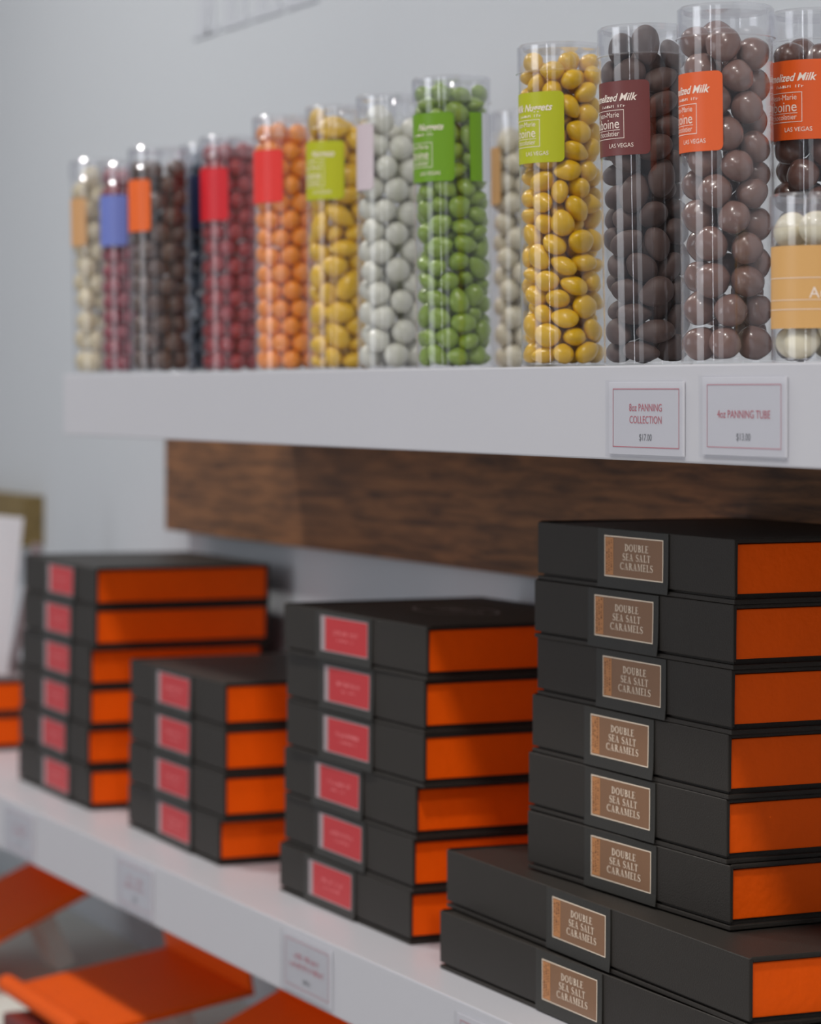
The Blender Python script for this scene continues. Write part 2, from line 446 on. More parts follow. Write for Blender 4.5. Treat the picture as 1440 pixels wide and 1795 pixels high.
# ------------------------------------------------------------ orange trays beneath
def tray(s_right, w, zback, tilt, label, lip=True, depth=.20):
    r = empty('display_tray', (-s_right, 1.0, H0+zback)); r.rotation_euler = (rad(tilt), 0, 0)
    tag(r, label, 'tray', 'orange display trays')
    bm = BM(); box(bm, -w, 0, -depth, 0, -.006, 0, .0015); obj('base', bm, M['orange_tray'], r)
    bm = BM(); box(bm, -w, 0, 0, .004, -.006, .05, .001); obj('back_panel', bm, M['orange_tray'], r)
    if lip:
        prof = [(-depth+.006*math.cos(rad(a))*1.6-.004, .003+.009*math.sin(rad(a))) for a in range(0, 360, 24)]
        bm = BM(); prism(bm, prof, -w, 0); obj('front_lip', bm, M['orange_tray'], r, smooth=False)
    bm = BM(); box(bm, -w*.5-.03, -w*.5+.03, -.05, -.03, -(zback+.655)*.86, -.006)
    obj('support', bm, M['under'], r)
    return r
# settled candy: x y z (1e-5 m), quaternion, size (1e-5 m)
PACK = {
'B0': [[1451,-808,1063,73,31,-43,-41,2115,2125,2115],[-946,1457,992,49,64,-57,-4,1965,1983,1942],[-1646,-429,1020,1,-37,64,66,2023,2027,2040],[1086,1272,1049,65,66,1,-36,2077,2098,2087],[-185,1642,4813,55,-64,50,13,2147,2152,2156],[-1222,1206,2962,48,-30,2,81,1995,1999,2026],[1525,-774,3133,35,-28,-23,-85,2002,2020,2003],[-1715,260,4657,50,75,-39,-12,2005,1980,1977],[1101,1249,3155,11,39,90,7,2101,2115,2068],[-268,-1694,1806,41,-13,71,54,1984,2017,1978],[-88,-1692,3976,77,54,-31,-1,2030,2049,2057],[1651,162,7025,48,-39,74,-21,2155,2129,2138],[1172,-1231,5533,60,64,-19,-42,2064,2053,2054],[1611,664,5039,13,-26,-38,-86,1991,1959,1960],[-1566,-766,2987,42,-31,-84,6,1948,1933,1954],[-912,-1390,5876,95,-19,16,-16,2113,2129,2100],[-188,1665,6945,82,-9,53,-13,2058,2066,2110],[564,-1590,7479,68,50,-38,-34,2059,2064,2085],[-1738,-191,9937,14,-50,-81,23,1978,1965,1941],[-1340,-998,8114,79,53,13,-26,2108,2101,2095],[-1704,341,6628,21,64,-71,15,1941,1940,1966],[-420,1640,10054,8,0,-74,-65,2041,2050,2056],[1013,1364,8613,37,27,70,-54,2054,2045,2026],[-1421,1022,8438,95,19,-2,19,1963,1943,1942],[1477,856,10534,50,22,-33,-75,2007,1993,2036],[1615,-556,8988,37,16,2,-90,2018,2044,2037],[-1654,-609,12749,24,31,36,-84,1940,1930,1919],[35,-1725,9442,35,-55,5,75,2025,1990,1983],[278,1661,11999,40,-77,9,46,2076,2078,2034],[-908,-1485,11170,92,-9,21,-29,1983,1953,1977],[-1517,892,11542,63,-44,-51,36,1945,1907,1933],[-1131,1297,13428,17,94,23,-15,1972,1957,2002],[1666,169,12479,29,92,7,20,2106,2108,2094],[963,1458,13887,94,30,-6,7,1963,1956,1959],[1273,-1133,10916,60,49,62,-3,2002,2037,2007],[933,-1485,16126,25,10,-44,84,1992,1952,1955],[1379,-959,14225,62,51,58,6,2052,2088,2039],[402,-1700,12615,29,-51,19,77,1968,1943,1946],[-1706,143,14977,75,49,2,-41,2013,2013,2029],[-645,-1529,14352,93,-17,-30,-5,2076,2125,2101],[1556,592,15637,1,-88,-35,28,2155,2115,2122],[647,1535,17300,9,-73,43,-50,2139,2112,2105],[-1549,805,16846,51,-40,63,-40,1956,1951,1920],[-342,1630,15437,79,-7,-36,47,2110,2108,2110],[245,-1678,18001,57,-79,16,1,2059,2030,2059],[1672,-266,17541,52,62,-41,39,2077,2043,2061],[1388,-967,19561,66,9,-13,-72,2039,2062,2063],[-1086,-1233,16427,90,-8,-12,-38,2130,2106,2158],[-933,1383,18695,62,35,-69,0,2062,2101,2114],[-1712,166,20171,7,-22,-15,95,1974,2017,1989],[-701,-1553,19811,36,-38,82,17,2061,2028,2034],[-1650,-528,18293,46,20,42,-75,2017,1989,1977],[1406,1009,19128,33,-92,16,-4,1967,1979,1984]],
'B1': [[790,1568,964,29,33,19,-86,1924,1907,1928],[1434,-1099,2543,63,5,-51,-57,1818,1818,1827],[-1088,1436,919,61,-55,-8,54,1796,1818,1838],[-1302,-1206,950,2,91,-38,-10,1915,1894,1900],[564,-1666,971,10,-72,-60,31,1937,1942,1928],[1760,-149,960,82,-47,-30,6,1927,1887,1921],[-1786,199,2109,6,88,0,-45,1881,1863,1868],[-251,1750,2569,30,-21,19,90,1903,1907,1915],[-1757,-376,3875,48,73,-5,-46,1800,1848,1818],[57,-18,1811,5,-51,80,-27,1891,1872,1894],[-775,-1564,2767,60,-44,-53,39,1974,1949,1930],[1547,870,2577,14,-14,40,-88,1884,1854,1898],[-676,1651,6068,45,-54,-3,70,1863,1874,1878],[-1763,76,5701,2,8,-98,13,1871,1881,1913],[-1034,-1512,5095,21,-26,-49,79,1789,1786,1785],[572,-1666,4164,4,-72,-19,-65,1909,1938,1893],[210,-1789,6397,21,-74,-23,-59,1831,1830,1858],[1753,-132,4197,12,-37,12,-90,1938,1906,1934],[-1113,1360,4240,49,17,-84,3,1915,1926,1926],[785,1586,4163,35,72,-31,-50,1888,1901,1895],[-1800,-211,8944,63,-55,45,-27,1813,1837,1784],[1218,1271,6005,5,18,-94,-27,1933,1920,1934],[11,4,4989,53,32,-68,-38,1877,1856,1902],[-1195,-1306,7552,91,-20,-17,30,1901,1907,1903],[-1616,799,7423,61,-16,-3,-76,1794,1823,1834],[1654,-610,6066,43,-14,-4,-88,1910,1930,1924],[357,1763,7613,44,-46,-20,-73,1836,1827,1845],[-1287,-1284,10338,48,57,15,-64,1818,1827,1826],[33,32,6912,56,-67,8,46,1948,1945,1942],[-47,-1759,9015,67,-10,24,-68,1902,1922,1899],[-1088,1353,12348,52,-21,56,60,1928,1968,1964],[1296,-1264,7796,71,50,-43,-19,1826,1837,1797],[1767,-316,9307,51,-30,41,68,1836,1853,1843],[-1256,-1254,13723,25,-95,-1,8,1915,1912,1910],[1111,1413,9260,4,-59,28,-74,1849,1846,1840],[-888,1499,9033,43,4,82,-35,1931,1968,1962],[1727,519,7659,13,-50,82,-22,1826,1834,1842],[847,1542,12468,67,44,-50,30,1883,1926,1886],[-15,-31,9820,33,-19,88,-23,1865,1872,1890],[992,-1452,10610,34,-59,29,-66,1914,1913,1934],[-390,-1723,11914,91,-33,10,17,1899,1906,1904],[-1738,534,13923,55,-29,-11,-76,1812,1813,1789],[-1637,642,10617,9,30,48,-81,1899,1892,1933],[1587,-712,12311,53,-16,73,36,1966,1952,1963],[-1189,1284,15651,10,23,56,-78,1907,1950,1931],[-211,-1757,15248,67,-20,-70,-1,1912,1919,1875],[2,1755,10748,37,16,86,-29,1936,1904,1929],[-993,-1467,16971,33,-67,64,7,1917,1907,1908],[-231,1756,14042,13,-30,29,89,1883,1913,1879],[-1754,-479,12108,10,-85,29,-41,1828,1792,1806],[-1757,263,17178,10,64,45,-60,1914,1870,1897],[120,-1803,18437,67,36,-5,64,1879,1834,1832],[547,-1725,13532,47,10,-41,-76,1837,1833,1795],[860,-1591,16776,2,13,92,-34,1813,1783,1826],[1620,665,10926,69,35,23,57,1908,1917,1944],[-1688,-563,15446,80,18,53,18,1886,1899,1856],[-1746,-238,19025,84,34,32,-22,1943,1905,1930],[1104,-1418,19944,27,8,75,58,1831,1847,1824],[1735,505,13759,20,31,70,-59,1834,1833,1828],[1133,1347,15325,2,-30,-88,-34,1918,1905,1921],[1500,-934,14946,22,-81,52,-6,1922,1924,1926],[165,1799,16873,73,31,26,53,1823,1842,1813],[1760,40,16584,36,27,-48,74,1908,1900,1920],[1731,350,19861,46,84,-22,-9,1932,1909,1906],[1372,1102,18137,64,25,30,-64,1927,1906,1921],[-1310,1247,20098,66,65,-20,-28,1824,1812,1836],[437,1724,19672,39,-2,-50,76,1876,1884,1859],[-963,1528,18309,73,45,-48,-13,1858,1850,1847],[1629,-764,18280,34,-28,84,30,1822,1823,1842],[-836,-1584,20002,9,-56,9,81,1824,1839,1860]],
'B2': [[-355,-54,796,77,-36,36,-35,1576,1592,1566],[-714,-1806,784,33,-60,-62,-36,1589,1567,1548],[-233,1894,821,54,38,-44,-59,1648,1642,1623],[1874,-134,846,15,-77,-24,55,1674,1654,1692],[1095,-1583,800,75,24,50,-32,1610,1591,1600],[-1622,974,836,28,86,41,-1,1662,1657,1672],[640,1796,2212,21,-50,-71,-43,1628,1648,1620],[195,-1862,2164,24,-70,-64,-16,1692,1716,1706],[-1831,-640,792,13,-50,-23,-82,1547,1571,1584],[1869,-185,3695,12,-13,-94,-24,1682,1702,1675],[-1386,-1315,2183,50,14,-73,42,1634,1633,1619],[1320,1410,795,21,-10,-88,-38,1564,1571,1590],[1808,669,2282,27,52,-68,-41,1593,1595,1602],[-1008,1605,2257,19,-81,-50,18,1666,1673,1666],[-1813,-654,3603,94,-24,-13,-16,1635,1597,1606],[-695,-1799,3558,45,-35,80,-12,1591,1576,1596],[47,-1938,5015,37,-78,-42,22,1551,1564,1562],[-1918,212,2256,43,34,-78,27,1581,1574,1604],[1307,1388,3657,87,27,-24,-31,1654,1625,1639],[1635,-1036,2198,26,-36,65,-59,1582,1592,1586],[943,-1616,3684,61,-23,-74,-7,1682,1709,1692],[284,-1846,8036,25,-92,-16,-22,1672,1714,1711],[-1406,-1318,5003,50,16,-39,74,1592,1598,1586],[-1624,971,3676,81,9,30,46,1671,1670,1653],[1793,680,5111,15,63,72,20,1640,1609,1618],[-191,1942,3609,30,-52,57,54,1575,1557,1555],[-1768,-657,6481,80,-46,18,-31,1715,1668,1683],[-524,-1800,6535,9,-76,-12,-61,1673,1673,1698],[-1919,196,5086,44,-35,-44,-69,1572,1602,1562],[1612,-1041,5096,64,0,59,-47,1610,1621,1594],[634,1812,5082,13,10,-88,-43,1604,1614,1624],[-996,1618,5076,44,-14,-87,4,1636,1661,1639],[1670,-885,7984,18,42,-75,45,1649,1661,1662],[387,-51,2202,36,-48,0,-79,1581,1588,1578],[1121,-1539,6566,29,-80,-15,48,1644,1624,1636],[-1814,-593,9332,33,66,-66,-7,1641,1635,1639],[-1330,-1351,7943,15,21,-77,-56,1657,1655,1669],[1895,-90,6549,54,50,-54,-39,1660,1648,1650],[-1610,1017,9605,32,88,-26,17,1615,1619,1655],[-1632,996,6463,8,-49,-85,4,1615,1635,1612],[1327,1415,6466,69,-51,26,-41,1554,1572,1550],[-1896,208,7899,64,34,65,-17,1621,1645,1648],[1704,818,7919,61,16,70,-29,1662,1656,1659],[-191,1910,6475,60,77,9,13,1619,1621,1588],[-1353,-1379,10852,44,-2,-45,77,1610,1597,1573],[-1013,1607,7863,42,-63,-62,-16,1623,1653,1663],[-667,-1776,9429,12,-79,-28,51,1691,1657,1662],[1886,-246,9498,23,-26,73,-57,1647,1654,1635],[-271,-275,3620,80,15,-49,28,1566,1570,1546],[1329,1328,9680,64,-57,-47,15,1682,1707,1677],[-221,1881,9305,19,69,38,-57,1643,1673,1652],[1356,1315,12559,58,56,46,34,1643,1680,1677],[-1045,1571,11073,77,-44,32,29,1657,1680,1664],[979,-1628,9556,97,18,-9,5,1641,1651,1657],[613,1794,11136,47,3,-87,1,1683,1668,1670],[233,237,5049,31,16,83,42,1652,1621,1629],[-1892,192,13879,34,-53,-24,73,1645,1650,1656],[-281,1887,12523,78,33,5,51,1628,1635,1621],[1797,564,11120,55,-26,-70,34,1694,1685,1668],[-1642,1013,12495,82,-48,27,-3,1603,1601,1601],[181,-1895,10979,27,89,-28,21,1658,1650,1649],[-1902,138,10964,20,74,38,50,1657,1636,1633],[207,-1910,13826,29,7,-22,92,1611,1601,1620],[-1801,-607,12430,75,-35,17,51,1667,1653,1659],[992,-1608,12407,14,-1,-50,-84,1677,1680,1679],[1846,581,13931,2,-51,-62,58,1574,1582,1558],[1592,-1068,10968,44,10,67,57,1590,1619,1579],[-1333,-1362,13825,30,-36,69,53,1662,1639,1649],[-1814,-659,15265,52,-69,38,-31,1567,1600,1572],[1904,-241,12559,44,22,80,31,1629,1620,1612],[1380,1326,15288,37,19,-80,-41,1649,1611,1630],[1589,-1063,13924,69,-26,-53,38,1614,1587,1629],[609,1796,16667,65,-27,-65,-23,1658,1662,1667],[556,1808,13944,30,28,-54,72,1666,1657,1667],[-324,1890,15324,15,-32,-37,-85,1601,1573,1610],[-1652,970,15300,89,-32,-28,-9,1584,1621,1576],[1595,-1049,16754,35,44,-3,82,1616,1637,1628],[-657,-1793,12390,80,29,-49,-14,1655,1636,1639],[-1090,1550,16726,11,96,20,-3,1686,1650,1658],[-1067,1599,13912,29,33,88,-4,1613,1602,1608],[-599,-1779,15273,38,39,-4,83,1696,1703,1704],[973,-1667,18111,77,-53,-20,-26,1569,1593,1558],[1913,-188,18095,53,82,15,-8,1623,1583,1614],[1330,1383,18089,47,78,-26,-29,1623,1619,1595],[-1933,174,16656,15,91,20,29,1603,1573,1572],[-1057,1594,19626,1,12,-43,89,1620,1629,1624],[1875,-249,15332,91,-16,16,31,1648,1666,1674],[-1618,980,18199,82,38,41,-4,1665,1659,1674],[214,-1910,16717,91,21,-12,30,1621,1602,1620],[567,1813,19549,25,-43,11,-85,1658,1653,1641],[-285,78,6589,10,-67,-30,66,1605,1635,1593],[-1739,-701,18244,15,-43,15,87,1691,1674,1698],[-1441,-1303,19729,4,-55,71,41,1550,1554,1562],[1799,655,16714,55,49,-56,-36,1644,1626,1631],[-601,-1854,18079,34,37,-85,-2,1573,1558,1557],[-1337,-1338,16732,15,64,47,-57,1680,1681,1678],[1766,646,19518,72,-57,-11,35,1690,1670,1697],[76,-1872,19559,24,-86,-38,-22,1679,1696,1693],[1558,-1042,19519,28,-88,-4,-34,1674,1705,1682],[-227,1889,18100,35,72,40,42,1640,1656,1632],[-1911,212,19626,46,38,13,78,1585,1619,1591],[280,2,8128,12,-88,-40,19,1664,1650,1648],[163,186,11174,33,-76,-20,49,1630,1662,1670],[-271,-206,9645,72,-32,55,23,1601,1579,1605]],
'A1': [[-1170,-1486,648,15,-8,38,-90,1775,1369,1245],[1726,-1138,656,39,16,-36,-82,1633,1362,1271],[-7,2026,674,48,83,21,12,1705,1400,1163],[1343,1452,794,31,-18,75,53,1920,1350,1350],[356,-2057,730,87,-43,-19,-5,2018,1404,1210],[-1474,1130,773,47,-15,27,82,1822,1702,1359],[-1742,-225,582,8,-3,22,96,1943,1408,1093],[-778,-172,1749,56,2,-81,11,1871,1504,1275],[1863,231,837,68,-60,18,35,1924,1485,1229],[717,1935,2030,82,53,-17,-4,1672,1611,1237],[273,-631,609,11,-97,13,-5,1728,1625,1193],[-1910,-841,1867,64,-52,31,-46,1953,1580,1254],[-858,1723,1821,16,37,-90,12,1709,1609,1208],[-476,-1755,1757,27,-2,3,-95,1927,1553,1260],[108,770,1090,46,-63,-41,-45,1894,1526,1273],[237,743,2659,31,11,-3,-93,1812,1432,1287],[2058,-655,1989,35,46,-42,-69,1823,1381,1102],[648,-474,1853,28,-26,-4,-91,1636,1693,1252],[1685,753,2141,1,37,-86,32,1732,1405,1278],[-1913,703,2420,11,-75,14,62,1923,1425,1354],[-500,2032,3106,3,0,71,-69,1955,1479,1218],[-1159,-1694,2956,6,33,85,38,1842,1467,1195],[1188,1691,3476,27,-18,-59,73,1688,1582,1290],[898,-1962,2174,55,-72,-1,39,2004,1364,1086],[-1034,874,3602,88,20,17,-36,2027,1515,1197],[-1825,-383,3240,40,-88,-12,17,1755,1411,1160],[1212,-734,2942,65,4,4,75,1934,1454,1160],[-193,-743,3156,17,-82,10,-53,1690,1381,1354],[433,490,3900,94,17,24,-13,2031,1662,1151],[2016,322,3749,22,58,16,75,2015,1662,1324],[249,-2065,3750,73,66,0,1,1832,1640,1257],[-1350,-1199,4204,83,0,21,50,1995,1591,1129],[-1883,326,4550,24,-81,-46,-22,1662,1643,1277],[-546,-1912,5122,17,10,-26,93,1914,1512,1227],[-80,-664,4612,12,22,-14,95,1766,1522,1178],[-176,2158,4739,62,-47,-47,-40,1923,1513,1095],[-1905,-856,5418,40,73,-51,-17,1749,1476,1109],[1267,1406,4869,20,-16,-6,95,1960,1675,1227],[1492,-1148,4147,9,-95,17,19,1795,1606,1357],[-1285,1470,5112,68,-39,52,30,1727,1594,1139],[1875,-313,5248,76,-23,14,-57,1997,1635,1278],[-526,-547,5919,12,-97,8,-10,1889,1653,1300],[565,1936,6109,23,-86,38,17,1682,1382,1239],[149,608,5322,40,20,59,66,1891,1400,1348],[1798,805,6156,88,-3,-20,-41,1892,1507,1217],[-1193,-1656,6427,20,-42,-86,-15,1868,1351,1175],[1009,-1714,5407,58,-14,52,-60,1670,1512,1308],[1719,-870,6470,9,75,63,6,1726,1630,1109],[342,-1722,6652,61,2,-6,78,1973,1702,1211],[-1885,512,5856,37,11,-1,91,1609,1339,1148],[-1458,-1159,7850,90,36,-5,18,1827,1670,1167],[1224,1601,7188,47,34,45,67,1686,1394,1215],[-630,1193,6388,4,66,71,18,2013,1484,1138],[-1947,619,8472,7,47,-16,85,1720,1685,1233],[-171,1929,7565,9,-91,26,27,1606,1636,1326],[-2101,-255,7001,72,-25,59,-24,1936,1584,1196],[658,210,6615,37,-23,0,89,1627,1347,1139],[-806,13,7249,27,-36,-88,8,1935,1642,1212],[1908,53,7481,77,-4,15,60,1905,1636,1352],[-1638,1332,7176,77,-38,-47,11,1989,1411,1206],[-42,-2002,8026,14,-7,-47,-86,2005,1653,1310],[1041,1776,8680,10,31,70,62,2009,1644,1315],[-1715,929,9785,58,-16,4,-79,1889,1522,1074],[390,726,7789,28,12,42,-84,1606,1479,1122],[-1229,-1638,9226,41,33,-69,47,1902,1590,1252],[-676,129,8517,4,72,67,-10,1673,1405,1163],[-1846,-481,9239,12,16,-79,-57,1651,1405,1199],[402,-613,7743,22,-16,-90,-30,1627,1501,1323],[-733,1823,8850,13,-25,94,-13,1928,1521,1324],[1253,271,8724,5,-19,83,-51,1913,1368,1337],[215,-905,9112,26,36,-4,-88,1964,1460,1243],[1498,-1374,8168,19,38,-35,83,1642,1477,1304],[-82,723,9476,96,11,7,21,1951,1531,1125],[-237,-1928,10177,88,-5,43,8,1949,1555,1215],[2010,527,9861,50,-52,9,-68,1633,1406,1249],[-1982,-533,10599,53,-41,61,-39,1604,1353,1331],[736,103,10323,30,-68,-54,37,2036,1503,1203],[1781,-887,9570,84,-16,-39,-30,1759,1603,1199],[-600,1792,10160,8,37,89,-23,1819,1624,1117],[-1270,-1446,11262,52,-15,70,-45,1645,1618,1145],[1838,-710,10944,23,53,74,-33,1813,1370,1137],[-663,-544,10063,32,-10,43,-82,1745,1364,1172],[1025,-1635,10528,87,24,-2,-42,1632,1360,1326],[1034,1759,10309,11,35,56,72,1844,1620,1348],[-1599,1030,11014,10,80,56,10,1846,1679,1295],[-11,-1683,11545,59,31,42,60,2037,1524,1234],[-1486,964,12316,14,3,15,97,1906,1548,1242],[-405,238,11347,16,45,-76,-41,1923,1625,1212],[1925,616,11390,3,58,-17,-78,1699,1466,1355],[-331,2013,11594,34,-14,-74,-54,1690,1698,1343],[810,-229,11661,5,-75,-61,-21,1868,1364,1149],[1055,1614,11765,84,16,15,48,1604,1385,1308],[-1865,-443,12007,20,65,-70,17,1989,1623,1234],[1876,-817,12371,54,16,-42,-70,1970,1486,1279],[1700,814,12857,11,76,-62,4,1997,1679,1356],[-732,1759,13088,23,84,-39,28,1920,1378,1164],[639,-1860,12680,76,23,36,46,1606,1422,1291],[-1792,-781,13404,29,7,33,88,1614,1677,1166],[687,2040,13030,34,-20,59,69,1886,1412,1119],[-400,-1972,13917,93,-21,25,-6,1910,1515,1091],[-244,-483,12524,6,-23,95,-11,1903,1642,1307],[-982,378,13621,60,-21,-75,-10,1940,1472,1091],[-1915,1021,13628,45,-23,57,-63,1869,1407,1080],[2113,89,14131,50,-41,-65,38,1972,1528,1183],[1131,-528,13482,12,-48,-42,75,1898,1517,1139],[151,925,12685,35,39,78,-32,1803,1346,1188],[-931,-1844,12677,14,11,87,44,1872,1485,1240],[-2052,-36,14594,67,-29,-66,10,1625,1463,1325],[1357,1422,14339,43,55,-17,68,1882,1478,1208],[1679,-1148,15115,62,-27,-50,-52,1797,1419,1343],[-48,1986,14232,4,-4,-21,-97,1877,1549,1102],[-1407,-1261,14852,23,-48,26,79,1708,1676,1293],[150,1956,15479,18,-93,1,28,1897,1553,1212],[971,-1782,14082,15,58,48,-62,1631,1363,1194],[-304,-616,13854,6,-17,77,-59,1794,1365,1136],[275,556,14194,26,18,66,67,1777,1414,1231],[362,-655,15034,14,-91,-37,4,1819,1383,1274],[-1291,1364,14944,95,3,-18,20,1798,1695,1266],[1009,-357,16263,45,-51,-72,-3,1704,1458,1246],[-511,-690,15986,9,-61,76,-16,1995,1343,1124],[528,693,15689,32,17,59,-71,1716,1648,1219],[1392,1658,16006,2,-46,-41,-77,1775,1423,1087],[-1947,78,17116,42,-17,2,-88,1818,1434,1130],[-1829,-963,16196,71,43,-46,-28,1993,1442,1275],[277,1875,16984,8,74,38,53,1811,1606,1219],[-1624,591,15926,92,30,3,-21,1988,1576,1199],[2128,157,15739,28,64,-14,-69,1835,1547,1151],[-1053,1842,16528,57,17,76,-23,1996,1356,1151],[-148,-2054,15248,11,12,-60,77,1973,1498,1291],[2066,-302,18385,1,75,-32,56,1898,1375,1183],[738,-1784,16415,58,70,-25,-31,1606,1524,1366],[1641,733,17120,0,-3,83,-53,1925,1572,1228],[1676,-994,17134,93,6,30,-11,1681,1632,1205],[-431,546,16866,23,7,-15,95,1652,1480,1323],[519,-1905,17825,6,17,-27,-93,1788,1595,1246],[-1498,1242,17785,4,0,-44,88,1687,1378,1221],[675,-680,18651,36,-9,78,-48,1933,1623,1272],[-527,-1900,18677,29,93,8,16,1658,1529,1230],[-1492,-1060,17874,77,-57,-14,23,1832,1574,1248],[-727,-1878,16889,30,-82,30,37,1794,1486,1211],[1268,1679,18026,79,-16,52,24,1629,1503,1140],[1994,-483,19958,66,13,-46,-56,1731,1426,1311],[-241,2090,18365,15,13,57,-79,2014,1486,1178],[-47,-707,17263,37,15,-58,70,1640,1345,1243],[356,776,18018,34,-21,-19,89,1878,1365,1292],[1715,718,19032,56,77,20,17,1761,1396,1238],[-1619,-1187,19267,3,29,93,16,1617,1425,1256],[-1979,-10,18431,3,51,-71,46,1775,1467,1124],[1456,-1589,19030,38,-18,60,-67,1679,1361,1114],[-1535,1112,19027,32,3,14,93,1658,1662,1109],[-484,1789,19653,18,-84,49,-3,1752,1407,1196],[-529,57,18634,7,45,3,-88,1827,1601,1163],[-275,-983,19790,45,69,24,48,1638,1553,1267],[804,1680,19453,31,70,37,50,1840,1350,1105],[-2107,177,19869,46,-44,74,-14,1728,1362,1155],[677,151,19918,16,-46,-21,84,1957,1401,1352],[693,-1852,20177,40,-17,81,-37,1693,1653,1287],[-794,264,20028,63,-54,-9,54,1706,1535,1245]],
'A2': [[439,-1515,653,99,-7,5,-2,2574,1973,1264],[-1725,-629,726,7,-59,-79,-4,2727,1741,1413],[822,1618,663,5,-31,-94,-7,2318,1796,1284],[-1083,1534,820,49,70,32,39,2215,1663,1514],[1696,55,846,7,28,-44,-84,2240,1672,1342],[-1652,536,2154,82,13,1,55,2644,1996,1521],[1304,-1293,1908,32,0,8,-93,2464,1752,1488],[-1132,-1617,1889,78,51,8,-32,2195,1625,1443],[274,1772,1997,17,-96,14,5,2645,1907,1298],[1904,528,2580,78,17,-54,-25,2337,1957,1354],[673,1773,3425,4,27,82,47,2317,1602,1597],[-1169,-441,3338,22,-91,-31,0,2549,1812,1501],[70,126,1040,40,4,78,-45,2605,1599,1324],[88,-1777,3019,98,-2,-1,12,2273,1872,1339],[-1776,-339,4863,13,-58,-74,28,2189,1956,1358],[-1330,1328,3737,81,-47,-11,31,2319,1919,1587],[793,-39,3347,37,25,84,27,2206,1856,1411],[1881,707,4473,64,-50,38,-42,2507,1818,1412],[-423,-1616,4443,42,-3,-25,-86,2286,1953,1594],[60,309,4718,7,15,-14,-97,2187,2012,1592],[246,1930,5089,85,-46,-6,-19,2523,1917,1335],[601,-1691,5934,58,-14,-35,-71,2261,1936,1420],[-1498,998,5521,79,-9,33,50,2392,1851,1277],[-72,886,6546,68,34,-49,40,2205,1914,1494],[1476,-1391,4342,44,-9,62,-62,2444,1823,1378],[1464,1368,6659,5,-52,-38,-75,2732,1797,1404],[-1147,-1177,6103,52,36,21,74,2704,1805,1472],[485,-491,7017,1,-42,51,74,2543,1955,1286],[1746,-233,5938,80,42,-36,18,2277,1585,1432],[1562,-1300,7369,27,-75,15,58,2195,1682,1339],[-1500,1374,7243,70,-54,-36,26,2299,1983,1337],[1920,305,8195,61,-48,37,-49,2251,1723,1552],[-1797,-715,7671,55,-9,27,77,2616,1611,1410],[1245,-1161,9186,32,53,76,11,2279,1943,1416],[-695,323,8375,7,-49,-84,-17,2639,1886,1379],[-212,-1987,7467,60,76,-17,11,2460,1653,1445],[-629,-1389,9000,13,-22,-95,4,2217,1846,1546],[277,1810,8413,24,11,87,38,2310,1864,1566],[298,-1895,10597,56,48,-39,53,2560,1976,1502],[42,99,9690,53,33,31,70,2176,1716,1400],[-1189,-1012,10439,76,-29,-20,52,2417,1791,1271],[-1264,-712,11918,14,-97,-10,-4,2597,1647,1515],[-1997,-84,9256,66,-33,-54,37,2284,1673,1409],[1501,967,9639,13,85,-48,-9,2483,1937,1349],[-323,-1861,12726,89,-20,38,0,2202,1703,1578],[-742,1798,9751,88,41,-4,21,2598,1636,1463],[-1656,605,10845,32,8,-24,-90,2157,1984,1422],[379,1565,11024,17,13,-96,-10,2600,2014,1452],[819,-145,11005,20,18,-83,-46,2685,1812,1433],[1804,-1010,11498,64,-33,-67,-7,2499,1802,1276],[1712,741,12289,16,56,74,-30,2743,1775,1488],[-1704,1023,12477,43,23,-74,-45,2271,1926,1458],[1287,1111,13878,9,-91,39,3,2700,2013,1439],[-1738,-546,13515,76,-1,27,-57,2405,1873,1553],[-102,446,12520,31,18,-88,26,2233,1858,1271],[-760,1656,14180,50,6,46,-71,2510,1849,1558],[1364,-1053,13387,17,-34,90,16,2357,1972,1570],[109,1947,12591,2,-8,-86,48,2415,1793,1442],[-183,-253,14046,67,28,7,67,2612,1657,1393],[-1180,1494,15900,15,25,-88,-34,2285,1706,1584],[540,-1486,14848,65,30,27,63,2336,1972,1318],[108,265,15620,31,46,-82,7,2417,1896,1489],[-1455,17,15018,53,2,-19,-81,2208,1667,1361],[1307,1514,15513,61,68,-36,-10,2261,1871,1414],[-1023,-1713,14704,68,26,-61,28,2247,1740,1440],[-384,-1766,16385,96,-22,7,-11,2675,1963,1310],[1895,-217,14819,68,12,9,70,2232,1661,1293],[1685,-1079,16090,34,-34,81,-29,2627,1619,1310],[68,-1955,18049,2,-6,-70,70,2465,1963,1478],[-1596,-126,16571,23,-4,92,30,2449,1743,1583],[212,1574,16867,56,35,44,59,2333,1721,1559],[1158,-1630,19821,66,35,54,-36,2469,1774,1424],[1730,-833,17693,27,-79,-52,-8,2473,1657,1415],[-1821,-853,18161,24,48,41,72,2608,1945,1385],[1835,677,17127,58,48,34,-55,2250,1586,1436],[-1461,1216,17584,3,46,-80,36,2385,1717,1524],[291,-448,17177,21,-92,-5,30,2683,1921,1324],[753,1717,18475,83,-35,34,24,2198,2000,1547],[711,-259,18707,58,-52,-23,57,2348,1599,1450],[1951,393,19300,34,-54,-64,41,2685,2001,1299],[-1151,1663,19188,6,-35,68,-62,2281,1904,1379],[-623,-1697,19671,6,-47,-57,66,2596,1586,1596],[-676,250,18872,41,72,-5,54,2372,1593,1470]],
